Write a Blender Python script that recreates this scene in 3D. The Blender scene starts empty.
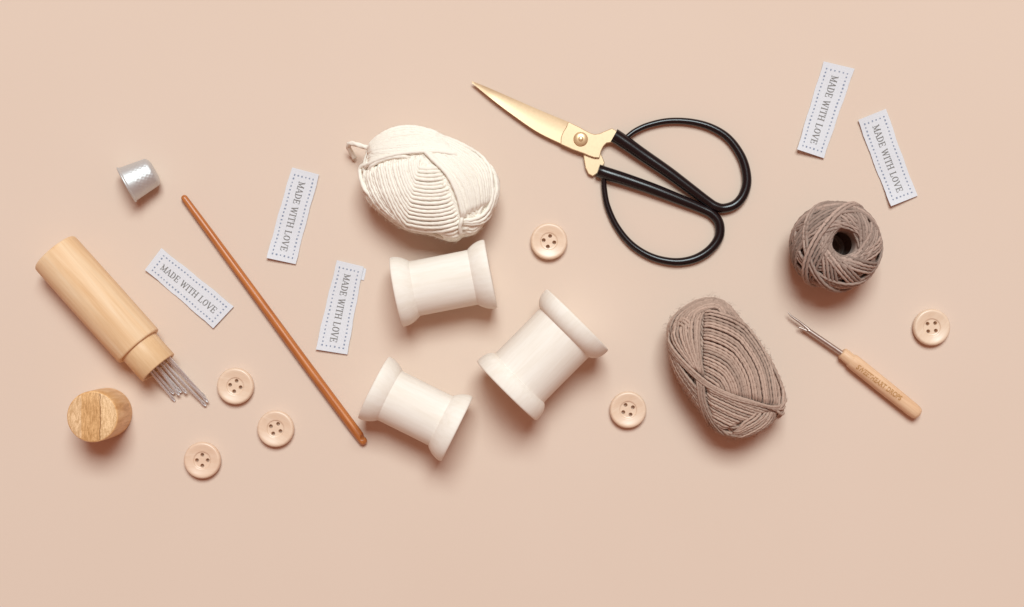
import bpy, math, random
import numpy as np
from mathutils import Vector, Matrix, noise
random.seed(7); rng = np.random.default_rng(7)
PI = math.pi
K = 0.0005            # metres per unit (one unit = half a millimetre)
H = 1500.0            # camera height in units
CX, CY = 511.7, 304.3
S = bpy.context.scene
COL = S.collection

def P(px, py, z=0.0):
    """plan measurement at height z -> ground-plan coordinates (units)"""
    s = 1 - z / H
    return np.array([(px - CX) * s, (CY - py) * s, z])

# ------------------------------------------------------------------ objects
def tag(o, label=None, cat=None, group=None, kind=None):
    if label: o['label'] = label
    if cat: o['category'] = cat
    if group: o['group'] = group
    if kind: o['kind'] = kind
    return o

def empty(name, loc, rz=0.0):
    o = bpy.data.objects.new(name, None); COL.objects.link(o)
    o.location = [c * K for c in loc]; o.rotation_euler = (0, 0, rz)
    o.empty_display_size = 0.01
    return o

class MB:
    def __init__(s):
        s.v = []; s.f = []; s.m = []; s.uv = []; s.n = 0
    def add(s, verts, faces, mat=0, uv=None):
        verts = np.asarray(verts, float)
        b = s.n
        s.v.append(verts); s.n += len(verts)
        s.uv.append(np.zeros((len(verts), 2)) if uv is None else np.asarray(uv, float))
        s.f.extend([tuple(i + b for i in f) for f in faces])
        s.m.extend([mat] * len(faces))
        return s
    def build(s, name, mats, parent=None, loc=(0, 0, 0), rz=0.0, smooth=True, world=False, sharp=None):
        """verts are local units unless world=True (then loc is subtracted)"""
        V = np.vstack(s.v)
        UV = np.vstack(s.uv)
        if world: V = V - np.array(loc, float)
        me = bpy.data.meshes.new(name)
        me.from_pydata((V * K).tolist(), [], s.f)
        if not isinstance(mats, (list, tuple)): mats = [mats]
        for m in mats: me.materials.append(m)
        me.polygons.foreach_set('material_index', s.m)
        me.polygons.foreach_set('use_smooth', [smooth] * len(me.polygons))
        uvl = me.uv_layers.new(name='UVMap')
        li = np.zeros(len(me.loops), dtype=np.int32); me.loops.foreach_get('vertex_index', li)
        uvl.data.foreach_set('uv', UV[li].ravel())
        me.update()
        if smooth and sharp: me.set_sharp_from_angle(angle=math.radians(sharp))
        o = bpy.data.objects.new(name, me); COL.objects.link(o)
        if parent is not None:
            o.parent = parent
            if world:   # verts relative to loc == the parent's location
                pass
        else:
            o.location = [c * K for c in loc]; o.rotation_euler = (0, 0, rz)
        return o

def catmull(pts, step=2.0, closed=False):
    pts = np.asarray(pts, float); n = len(pts); out = []
    rngi = range(n) if closed else range(n - 1)
    for i in rngi:
        p1, p2 = pts[i], pts[(i + 1) % n]
        if closed: p0, p3 = pts[i - 1], pts[(i + 2) % n]
        else:
            p0 = pts[i - 1] if i > 0 else 2 * p1 - p2
            p3 = pts[i + 2] if i + 2 < n else 2 * p2 - p1
        k = max(1, int(np.linalg.norm((p2 - p1)[:3]) / step))
        t = (np.arange(k) / k)[:, None]
        out.append(0.5 * ((2 * p1) + (-p0 + p2) * t + (2 * p0 - 5 * p1 + 4 * p2 - p3) * t**2 + (-p0 + 3 * p1 - 3 * p2 + p3) * t**3))
    if not closed: out.append(pts[-1][None])
    return np.vstack(out)

def resample(pts, step, n=None):
    d = np.r_[0, np.cumsum(np.linalg.norm(np.diff(pts, axis=0), axis=1))]
    m = n or max(3, int(d[-1] / step) + 1)
    t = np.linspace(0, d[-1], m)
    return np.stack([np.interp(t, d, pts[:, k]) for k in range(pts.shape[1])], 1)

def tube(mb, pts, rad, seg=10, closed=False, plies=0, depth=0.16, pitch=9.0, mat=0, flat=1.0, round_ends=False, phase0=0.0):
    pts = np.asarray(pts, float); n = len(pts)
    rad = np.full(n, rad, float) if np.isscalar(rad) else np.asarray(rad, float)
    if closed: T = np.roll(pts, -1, 0) - np.roll(pts, 1, 0)
    else: T = np.gradient(pts, axis=0)
    T /= np.linalg.norm(T, axis=1)[:, None] + 1e-12
    if round_ends and not closed:
        a0, a1 = [], []; r0, r1 = [], []
        for a in (0.0, 0.35, 0.7, 1.1):
            a0.append(pts[0] - T[0] * rad[0] * math.cos(a)); r0.append(rad[0] * max(0.02, math.sin(a)))
            a1.append(pts[-1] + T[-1] * rad[-1] * math.cos(a)); r1.append(rad[-1] * max(0.02, math.sin(a)))
        pts = np.vstack([a0, pts, a1[::-1]]); rad = np.r_[r0, rad, r1[::-1]]
        T = np.vstack([np.repeat(T[:1], 4, 0), T, np.repeat(T[-1:], 4, 0)]); n = len(pts)
    N = np.zeros_like(pts)
    up = np.array([0, 0, 1.0])
    if abs(T[0] @ up) > 0.9: up = np.array([1.0, 0, 0])
    v = up - T[0] * (up @ T[0]); v /= np.linalg.norm(v); N[0] = v
    for i in range(1, n):
        v = v - T[i] * (v @ T[i]); v = v / (np.linalg.norm(v) + 1e-12); N[i] = v
    B = np.cross(T, N)
    s = np.r_[0, np.cumsum(np.linalg.norm(np.diff(pts, axis=0), axis=1))]
    th = np.arange(seg) / seg * 2 * PI
    A = np.broadcast_to(th[None, :], (n, seg))
    R = np.broadcast_to(rad[:, None], (n, seg)).copy()
    if plies: R *= 1 + depth * np.cos(plies * A - s[:, None] * 2 * PI / pitch + phase0)
    V = pts[:, None, :] + N[:, None, :] * (np.cos(A) * R * flat)[..., None] + B[:, None, :] * (np.sin(A) * R)[..., None]
    F = []
    m = n if closed else n - 1
    for i in range(m):
        a = i * seg; b = ((i + 1) % n) * seg
        for j in range(seg):
            k = (j + 1) % seg
            F.append((a + j, a + k, b + k, b + j))
    if not closed:
        F.append(tuple(range(seg - 1, -1, -1))); F.append(tuple((n - 1) * seg + j for j in range(seg)))
    uv = np.stack([np.broadcast_to(s[:, None], (n, seg)), A * rad.mean()], -1).reshape(-1, 2)
    mb.add(V.reshape(-1, 3), F, mat, uv)

def lathe(mb, prof, seg=64, mat=0, axis='x', sy=1.0, sz=1.0, closed=False, disp=None):
    """prof: list of (along, radius)."""
    n = len(prof); V = []; F = []; uv = []
    for (a, r) in prof:
        for j in range(seg):
            t = 2 * PI * j / seg
            rr = r + (disp(a, r, t) if disp else 0)
            c, s_ = rr * math.cos(t) * sy, rr * math.sin(t) * sz
            V.append((a, c, s_) if axis == 'x' else (c, s_, a)); uv.append((a, t * r))
    m = n if closed else n - 1
    for i in range(m):
        for j in range(seg):
            k = (j + 1) % seg; i2 = (i + 1) % n
            f = (i * seg + j, i2 * seg + j, i2 * seg + k, i * seg + k)
            F.append(f if axis == 'x' else f[::-1])
    if not closed:
        if prof[0][1] > 1e-6: F.append(tuple(range(seg)) if axis == 'x' else tuple(range(seg - 1, -1, -1)))
        if prof[-1][1] > 1e-6: F.append(tuple((n - 1) * seg + j for j in range(seg - 1, -1, -1)) if axis == 'x' else tuple((n - 1) * seg + j for j in range(seg)))
    mb.add(V, F, mat, uv)

# ------------------------------------------------------------------ materials
class NT:
    def __init__(s, name):
        s.m = bpy.data.materials.new(name); s.m.use_nodes = True
        s.t = s.m.node_tree; s.b = s.t.nodes['Principled BSDF']
        s.o = s.t.nodes['Material Output']
    def n(s, typ, **kw):
        nd = s.t.nodes.new(typ)
        for k, v in kw.items():
            if k.startswith('_'): setattr(nd, k[1:], v)
            else: nd.inputs[k.replace('_', ' ')].default_value = v
        return nd
    def l(s, a, b): s.t.links.new(a, b)
    def coord(s, scale=(1, 1, 1), which='Object', rot=(0, 0, 0)):
        c = s.n('ShaderNodeTexCoord'); mp = s.n('ShaderNodeMapping')
        f = 1 / K if which == 'Object' else 1
        mp.inputs['Scale'].default_value = [x * f for x in scale]; mp.inputs['Rotation'].default_value = rot
        s.l(c.outputs[which], mp.inputs['Vector']); return mp.outputs['Vector']
    def ramp(s, fac, stops, interp='LINEAR'):
        r = s.n('ShaderNodeValToRGB'); r.color_ramp.interpolation = interp
        el = r.color_ramp.elements
        while len(el) < len(stops): el.new(0.5)
        for e, (p, c) in zip(el, stops):
            e.position = p; e.color = (*c, 1) if len(c) == 3 else c
        s.l(fac, r.inputs['Fac']); return r.outputs['Color']
    def noise(s, vec, scale, detail=4, rough=0.6, dist=0.0):
        nd = s.n('ShaderNodeTexNoise', Scale=scale, Detail=detail, Roughness=rough, Distortion=dist)
        s.l(vec, nd.inputs['Vector']); return nd.outputs['Fac']
    def mix(s, fac, a, b, mode='MIX'):
        nd = s.n('ShaderNodeMix', _data_type='RGBA', _blend_type=mode)
        for sock, val in ((nd.inputs['Factor'], fac), (nd.inputs['A'], a), (nd.inputs['B'], b)):
            if sock.type == 'RGBA' and isinstance(val, tuple): sock.default_value = (*val, 1)
            elif isinstance(val, (int, float)): sock.default_value = val
            elif isinstance(val, tuple): sock.default_value = (*val, 1)
            else: s.l(val, sock)
        for i_, sock in enumerate(nd.inputs):
            pass
        return nd.outputs['Result']
    def bump(s, h, strength, dist):
        b = s.n('ShaderNodeBump', Strength=strength, Distance=dist * K)
        s.l(h, b.inputs['Height']); s.l(b.outputs['Normal'], s.b.inputs['Normal'])
    def set(s, **kw):
        for k, v in kw.items():
            i = s.b.inputs[k.replace('_', ' ')]
            if hasattr(v, 'is_output'): s.l(v, i)
            else: i.default_value = (*v, 1) if isinstance(v, tuple) and len(v) == 3 else v
        return s

def mixn(nt, fac, a, b, mode='MIX'):
    """robust colour mix"""
    nd = nt.n('ShaderNodeMixRGB', _blend_type=mode)
    for key, val in (('Fac', fac), ('Color1', a), ('Color2', b)):
        i = nd.inputs[key]
        if isinstance(val, (int, float)): i.default_value = val
        elif isinstance(val, tuple): i.default_value = (*val, 1)
        else: nt.l(val, i)
    return nd.outputs['Color']

def mat_paper():
    t = NT('peach_paper'); v = t.coord()
    big = t.noise(v, 0.004, 2, 0.5)
    c = t.ramp(big, [(0.3, (0.710, 0.553, 0.449)), (0.7, (0.720, 0.564, 0.462))])
    fine = t.noise(v, 0.6, 3, 0.6)
    t.bump(fine, 0.12, 0.3)
    t.set(Base_Color=c, Roughness=0.85); t.b.inputs['Specular IOR Level'].default_value = 0.2
    return t.m

def mat_wood(name, stops, gscale=(0.02, 0.35, 0.35), nscale=1.0, rough=0.55, coat=0.0, bump=0.1, spec=0.3, fine=None):
    t = NT(name); v = t.coord(gscale)
    f = t.noise(v, nscale, 6, 0.65, 0.6)
    c = t.ramp(f, stops)
    v2 = t.coord(tuple(g * 3.2 for g in gscale)); f2 = t.noise(v2, nscale, 3, 0.6)
    c2 = t.ramp(f2, [(0.35, (0.88, 0.85, 0.80)), (0.6, (1, 1, 1))])
    c = mixn(t, fine if fine is not None else 0.5, c, c2, 'MULTIPLY')
    t.bump(f2, bump, 0.5)
    t.set(Base_Color=c, Roughness=rough, Coat_Weight=coat, Coat_Roughness=0.25); t.b.inputs['Specular IOR Level'].default_value = spec
    return t.m

def mat_yarn(name, lo, hi, var=0.5, bs=0.25):
    t = NT(name); g = t.n('ShaderNodeNewGeometry')
    v = t.coord(); f = t.noise(v, 0.9, 4, 0.75)
    c = t.ramp(f, [(0.3, lo), (0.7, hi)])
    isl = t.ramp(g.outputs['Random Per Island'], [(0.0, (1 - 0.22 * var,) * 3), (1.0, (1, 1, 1))])
    c = mixn(t, 1.0, c, isl, 'MULTIPLY')
    f2 = t.noise(v, 1.6, 3, 0.7)
    t.bump(f2, bs, 0.4)
    t.set(Base_Color=c, Roughness=0.95, Sheen_Weight=0.05, Sheen_Roughness=0.5)
    t.b.inputs['Specular IOR Level'].default_value = 0.12
    return t.m

def mat_metal(name, col, rough, bump=0.03, sc=0.5, metallic=1.0):
    t = NT(name); v = t.coord(); f = t.noise(v, sc, 4, 0.6)
    c = t.ramp(f, [(0.3, tuple(x * 0.93 for x in col)), (0.7, col)])
    t.bump(f, bump, 0.3)
    r = t.n('ShaderNodeMapRange'); r.inputs['To Min'].default_value = rough * 0.85; r.inputs['To Max'].default_value = rough * 1.2
    t.l(f, r.inputs['Value'])
    t.set(Base_Color=c, Metallic=metallic, Roughness=r.outputs['Result'])
    return t.m

M = {}
M['paper'] = mat_paper()
M['spool'] = mat_wood('bleached_spool_wood', [(0.3, (0.86, 0.78, 0.685)), (0.55, (0.895, 0.83, 0.75)), (0.8, (0.91, 0.86, 0.79))], (0.010, 0.08, 0.08), 1.0, 0.68, 0.0, 0.05, spec=0.18, fine=0.30)
M['button'] = mat_wood('pale_button_wood', [(0.25, (0.77, 0.55, 0.40)), (0.5, (0.80, 0.60, 0.46)), (0.8, (0.85, 0.67, 0.53))], (0.03, 0.3, 0.1), 1.0, 0.38, 0.25, 0.05, 0.5, fine=0.3)
_m = M['button'].node_tree; _b = _m.nodes['Principled BSDF']; _src = _b.inputs['Base Color'].links[0].from_socket
_oi = _m.nodes.new('ShaderNodeObjectInfo'); _rp = _m.nodes.new('ShaderNodeValToRGB'); _rp.color_ramp.elements[0].color = (.98, .90, .86, 1); _rp.color_ramp.elements[1].color = (1, 1, .97, 1)
_mx = _m.nodes.new('ShaderNodeMixRGB'); _mx.blend_type = 'MULTIPLY'; _mx.inputs[0].default_value = 1
_m.links.new(_oi.outputs['Random'], _rp.inputs[0]); _m.links.new(_src, _mx.inputs[1]); _m.links.new(_rp.outputs[0], _mx.inputs[2]); _m.links.new(_mx.outputs[0], _b.inputs['Base Color'])
M['bamboo'] = mat_wood('varnished_bamboo', [(0.25, (0.72, 0.43, 0.215)), (0.5, (0.82, 0.56, 0.335)), (0.75, (0.87, 0.66, 0.45))], (0.006, 0.10, 0.10), 1.0, 0.55, 0.0, 0.06, fine=0.5)
M['bamboo_sleeve'] = mat_wood('sanded_bamboo', [(0.25, (0.72, 0.45, 0.235)), (0.75, (0.83, 0.58, 0.35))], (0.012, 0.12, 0.12), 1.0, 0.5, 0.1, 0.06, fine=0.5)
M['stick'] = mat_wood('lacquered_brown_wood', [(0.3, (0.38, 0.10, 0.022)), (0.7, (0.62, 0.225, 0.06))], (0.02, 0.5, 0.5), 1.0, 0.36, 0.2, 0.05, 0.5)
M['handle'] = mat_wood('pale_handle_wood', [(0.25, (0.68, 0.40, 0.23)), (0.55, (0.80, 0.525, 0.33)), (0.8, (0.86, 0.61, 0.41))], (0.025, 0.3, 0.3), 1.0, 0.5, 0.05, 0.1)
M['burnt'] = NT('burnt_lettering').set(Base_Color=(0.50, 0.25, 0.09), Roughness=0.7).m
M['white_yarn'] = mat_yarn('cream_cotton_yarn', (0.89, 0.82, 0.715), (0.94, 0.885, 0.795), 0.10)
M['grey_yarn'] = mat_yarn('taupe_cotton_yarn', (0.44, 0.30, 0.235), (0.63, 0.455, 0.365), 1.2)
M['twine'] = mat_yarn('grey_linen_twine', (0.40, 0.275, 0.225), (0.60, 0.445, 0.37), 2.2, 0.1)
M['gold'] = mat_metal('brushed_gold', (0.71, 0.51, 0.31), 0.36, metallic=0.45)
M['gold'].node_tree.nodes['Principled BSDF'].inputs['Coat Weight'].default_value = 0.3
M['gold'].node_tree.nodes['Principled BSDF'].inputs['Coat Roughness'].default_value = 0.33
M['goldpale'] = mat_metal('polished_gold', (0.80, 0.57, 0.33), 0.36, metallic=0.5)
M['steel'] = mat_metal('needle_steel', (0.90, 0.92, 0.94), 0.27, metallic=0.72)
M['darksteel'] = mat_metal('seam_ripper_steel', (0.56, 0.45, 0.40), 0.42)
M['silver'] = mat_metal('thimble_aluminium', (0.70, 0.71, 0.71), 0.5, metallic=0.75)
M['black'] = NT('black_lacquer').set(Base_Color=(0.008, 0.0035, 0.0045), Roughness=0.26, Coat_Weight=0.1, Coat_Roughness=0.15, Specular_IOR_Level=0.38).m
M['ink'] = NT('grey_woven_thread').set(Base_Color=(0.215, 0.20, 0.19), Roughness=0.9).m
M['dots'] = NT('blue_grey_woven_thread').set(Base_Color=(0.25, 0.28, 0.37), Roughness=0.9).m

def mat_fabric():
    t = NT('white_woven_ribbon'); v = t.coord((1, 1, 1), 'UV')
    w1 = t.n('ShaderNodeTexWave', Scale=0.30, Distortion=1.2, _bands_direction='X'); t.l(v, w1.inputs['Vector'])
    w2 = t.n('ShaderNodeTexWave', Scale=0.30, Distortion=1.2, _bands_direction='Y'); t.l(v, w2.inputs['Vector'])
    h = mixn(t, 0.5, w1.outputs['Color'], w2.outputs['Color'])
    h = mixn(t, 0.5, h, t.noise(t.coord((0.7, 0.7, 1), 'UV'), 1.0, 3, 0.7))
    c = t.ramp(h, [(0.28, (0.60, 0.60, 0.635)), (0.65, (0.79, 0.785, 0.815))])
    t.bump(h, 0.4, 0.6)
    t.set(Base_Color=c, Roughness=0.85, Sheen_Weight=0.1); t.b.inputs['Specular IOR Level'].default_value = 0.2
    return t.m
M['fabric'] = mat_fabric()

def mat_cap():
    t = NT('laminated_bamboo_end'); v = t.coord()
    sx = t.n('ShaderNodeSeparateXYZ'); t.l(v, sx.inputs['Vector'])
    wob = t.noise(v, 0.12, 2, 0.5)
    ma = t.n('ShaderNodeMath', _operation='MULTIPLY_ADD'); ma.inputs[1].default_value = 3.0; t.l(wob, ma.inputs[0]); t.l(sx.outputs['X'], ma.inputs[2])
    mr = t.n('ShaderNodeMapRange'); mr.inputs['From Min'].default_value = -25; mr.inputs['From Max'].default_value = 25
    t.l(ma.outputs[0], mr.inputs['Value'])
    strips = t.ramp(mr.outputs['Result'], [(0.0, (0.83, 0.57, 0.34)), (0.32, (0.72, 0.43, 0.20)), (0.675, (0.40, 0.21, 0.09)), (0.692, (0.86, 0.59, 0.34))], 'CONSTANT')
    vg = t.coord((0.45, 0.10, 0.3), rot=(0, 0, 0.35)); g = t.noise(vg, 1.0, 5, 0.7, 1.0)
    gc = t.ramp(g, [(0.38, (0.70, 0.60, 0.48)), (0.60, (1.1, 1.1, 1.1))])
    sp = t.noise(v, 0.9, 3, 0.8); sc = t.ramp(sp, [(0.40, (0.84, 0.78, 0.70)), (0.58, (1.04, 1.04, 1.04))])
    c = mixn(t, 0.9, strips, gc, 'MULTIPLY'); c = mixn(t, 0.8, c, sc, 'MULTIPLY')
    t.bump(sp, 0.15, 0.4)
    t.set(Base_Color=c, Roughness=0.5); t.b.inputs['Specular IOR Level'].default_value = 0.3
    return t.m
M['cap'] = mat_cap()
M['capside'] = mat_wood('amber_bamboo_side', [(0.3, (0.60, 0.30, 0.11)), (0.5, (0.80, 0.47, 0.21)), (0.7, (0.92, 0.62, 0.34))], (0.18, 0.18, 0.03), 1.0, 0.45, 0.2, 0.08)

# ------------------------------------------------------------------ setting
mb = MB(); n = 24; W = 2600
g = [(-W + 2 * W * i / n, -W + 2 * W * j / n, 0) for i in range(n + 1) for j in range(n + 1)]
mb.add(g, [(i * (n + 1) + j, (i + 1) * (n + 1) + j, (i + 1) * (n + 1) + j + 1, i * (n + 1) + j + 1) for i in range(n) for j in range(n)])
tag(mb.build('tabletop', M['paper']), kind='structure')

# ------------------------------------------------------------------ thread spools
def spool(p0, p1, d0, d1, label, core_ratio, fl=20.0, pw=(1.8, 0.9)):
    """p0,p1: end centres (plan), d0/d1 flange diameters"""
    r0, r1 = d0 / 2, d1 / 2
    r = (r0 + r1) / 2
    s = 1 - r / H
    a, b = P(*p0, r0), P(*p1, r1)
    L = np.linalg.norm((b - a)[:2]); ang = math.atan2(b[1] - a[1], b[0] - a[0])
    r0 *= s; r1 *= s; rc = r * s * core_ratio
    root = empty('thread_spool', ((a[0] + b[0]) / 2, (a[1] + b[1]) / 2, 0), ang)
    tag(root, label, 'thread spool', 'bare wooden thread spools')
    hole = 6.5
    for sgn, rf in ((-1, r0), (1, r1)):
        prof = []
        N_ = 14
        prof.append((fl - 6, hole)); prof.append((0.8, hole)); prof.append((0.0, hole + 0.9))
        prof.append((0.0, rf - 1.4)); prof.append((0.35, rf - 0.5)); prof.append((1.2, rf - 0.06))
        for i in range(N_ + 1):
            u = i / N_
            x = 2.4 + (fl - 2.4) * u
            rr = rc - 0.4 + (rf - rc + 0.4) * (1 - u ** pw[0]) ** pw[1]
            prof.append((x, rr))
        prof.append((fl - 0.2, rc - 3)); prof.append((fl - 6, rc - 3))
        m = MB(); lathe(m, [(x, q) for x, q in prof], 96, closed=True)
        V = m.v[0]
        V[:, 0] = sgn * (L / 2 - V[:, 0]); V[:, 2] += rf
        if sgn > 0: pass
        m.f = [f[::-1] for f in m.f] if sgn > 0 else m.f
        m.build('flange', M['spool'], root, sharp=45)
    m = MB()
    lathe(m, [(-L / 2 + 8, hole + 0.7), (-L / 2 + 8, rc), (-L / 4, rc - 0.3), (0, rc - 0.35), (L / 4, rc - 0.3), (L / 2 - 8, rc), (L / 2 - 8, hole + 0.7)], 96, closed=True)
    m.v[0][:, 2] += (r0 + r1) / 2
    m.build('barrel', M['spool'], root, sharp=45)
    return root
spool((395.8, 293), (490.6, 274.5), 70.5, 70, 'cream wooden spool lying just below the cream yarn skein', 0.80, 18.5)
spool((373.0, 388.0), (457.0, 430), 69, 72, 'cream wooden spool beside the tip of the brown crochet hook', 0.785, 18.5)
spool((506.0, 392.0), (577.4, 320.2), 84, 87, 'largest of the cream wooden spools, lying on a diagonal right of the others', 0.815, 18.5, (2.4, 0.75))

# ------------------------------------------------------------------ buttons
def button_mesh():
    m = MB()
    prof = [(0, 0.001), (0, 14.0), (0.6, 16.2), (2.0, 17.8), (5.0, 18.35), (7.4, 18.1), (8.6, 17.3), (9.0, 16.4), (8.95, 15.4), (8.6, 13.6), (8.2, 11.6), (7.9, 9.6), (7.8, 8.8), (7.4, 8.35), (6.9, 8.1), (6.7, 7.6), (6.6, 6.5), (6.6, 0.001)]
    lathe(m, prof, 72, axis='z')
    o = m.build('wooden_button', M['button'])
    # weld the axis points, cut four holes
    import bmesh
    bm = bmesh.new(); bm.from_mesh(o.data); bmesh.ops.remove_doubles(bm, verts=bm.verts, dist=0.01 * K)
    bmesh.ops.recalc_face_normals(bm, faces=bm.faces); bm.to_mesh(o.data); bm.free()
    c = MB()
    for k in range(4):
        a = k * PI / 2; x, y = 5.35 * math.cos(a), 5.35 * math.sin(a)
        q = MB(); lathe(q, [(-3, 1.85), (6.3, 1.85), (6.6, 2.0), (11, 2.0)], 24, axis='z')
        V = q.v[0]; V[:, 0] += x; V[:, 1] += y
        c.add(V, q.f)
    co = c.build('cutter', M['button'])
    md = o.modifiers.new('b', 'BOOLEAN'); md.operation = 'DIFFERENCE'; md.object = co; md.solver = 'EXACT'
    dg = bpy.context.evaluated_depsgraph_get(); dg.update()
    me = bpy.data.meshes.new_from_object(o.evaluated_get(dg))
    o.modifiers.clear(); o.data = me; me.name = 'wooden_button'
    me.polygons.foreach_set('use_smooth', [True] * len(me.polygons)); me.set_sharp_from_angle(angle=math.radians(38))
    bpy.data.objects.remove(co)
    return o
b0 = button_mesh()
tag(b0, None, 'button', 'pale four-hole wooden buttons')
for i, (x, y, rot, lab) in enumerate([
        (235.5, 386.8, -13, 'wooden button right beside the needle tips'),
        (275.7, 429.3, -27, 'wooden button nearest to the tip of the brown crochet hook, left of it'),
        (202.5, 460.8, 0, 'wooden button nearest the bottom of the frame, below the open needle case'),
        (548.6, 242.2, -12, 'wooden button between the cream yarn and the black scissor handles'),
        (627.6, 410.4, 27, 'wooden button between the largest spool and the taupe yarn skein'),
        (930.7, 328.0, 50, 'pinkish wooden button at the right, above the seam ripper handle')]):
    o = b0 if i == 0 else b0.copy()
    if i: COL.objects.link(o)
    p = P(x, y, 4)
    o.location = (p[0] * K, p[1] * K, 0.0); o.rotation_euler = (0, 0, math.radians(rot)); o['label'] = lab

# ------------------------------------------------------------------ woven labels
def font():
    th, tn = 0.155, 0.085
    def ser(x, y, w=0.34): return [(x - w / 2, y, x + w / 2, y, tn)]
    L = {}
    L['M'] = (1.12, [(.16, .03, .16, .97, tn), (.96, .03, .96, .97, th), (.16, .97, .55, .12, th), (.55, .12, .96, .97, tn)] + ser(.16, .03, .3) + ser(.96, .03) + ser(.10, .97, .22) + ser(1.0, .97, .24))
    L['A'] = (.98, [(.12, .03, .48, .98, tn), (.48, .98, .86, .03, th), (.24, .34, .72, .34, tn)] + ser(.12, .03, .3) + ser(.86, .03, .3))
    arc = [(.2, .97), (.48, .96), (.70, .84), (.80, .62), (.80, .38), (.70, .16), (.48, .04), (.2, .03)]
    L['D'] = (.95, [(.2, .03, .2, .97, th)] + [(*arc[i], *arc[i + 1], th if 2 <= i <= 4 else tn) for i in range(7)] + ser(.14, .03, .2) + ser(.14, .97, .2))
    L['E'] = (.88, [(.2, .03, .2, .97, th), (.06, .97, .76, .97, tn), (.06, .03, .78, .03, tn), (.2, .5, .6, .5, tn), (.76, .97, .76, .76, tn), (.78, .03, .78, .26, tn), (.6, .4, .6, .6, tn)])
    L['W'] = (1.25, [(.1, .97, .36, .04, th), (.36, .04, .62, .9, tn), (.62, .9, .88, .04, th), (.88, .04, 1.14, .97, tn)] + ser(.1, .97, .26) + ser(.62, .93, .2) + ser(1.14, .97, .24))
    L['I'] = (.48, [(.24, .03, .24, .97, th)] + ser(.24, .03) + ser(.24, .97))
    L['T'] = (.88, [(.44, .03, .44, .97, th), (.06, .97, .82, .97, tn), (.06, .97, .06, .74, tn), (.82, .97, .82, .74, tn)] + ser(.44, .03))
    L['H'] = (1.02, [(.2, .03, .2, .97, th), (.82, .03, .82, .97, th), (.2, .5, .82, .5, tn)] + ser(.2, .03) + ser(.2, .97) + ser(.82, .03) + ser(.82, .97))
    L['L'] = (.86, [(.2, .03, .2, .97, th), (.06, .03, .76, .03, tn), (.76, .03, .76, .3, tn)] + ser(.2, .97))
    o = [(.47 + .36 * math.cos(a), .5 + .47 * math.sin(a)) for a in np.linspace(0, 2 * PI, 15)]
    L['O'] = (.94, [(*o[i], *o[i + 1], th if abs(math.cos((i + .5) * 2 * PI / 14)) > .55 else tn) for i in range(14)])
    L['V'] = (.98, [(.12, .97, .49, .03, th), (.49, .03, .86, .97, tn)] + ser(.12, .97, .3) + ser(.86, .97, .26))
    L[' '] = (.45, [])
    return L
FONT = font()

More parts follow.
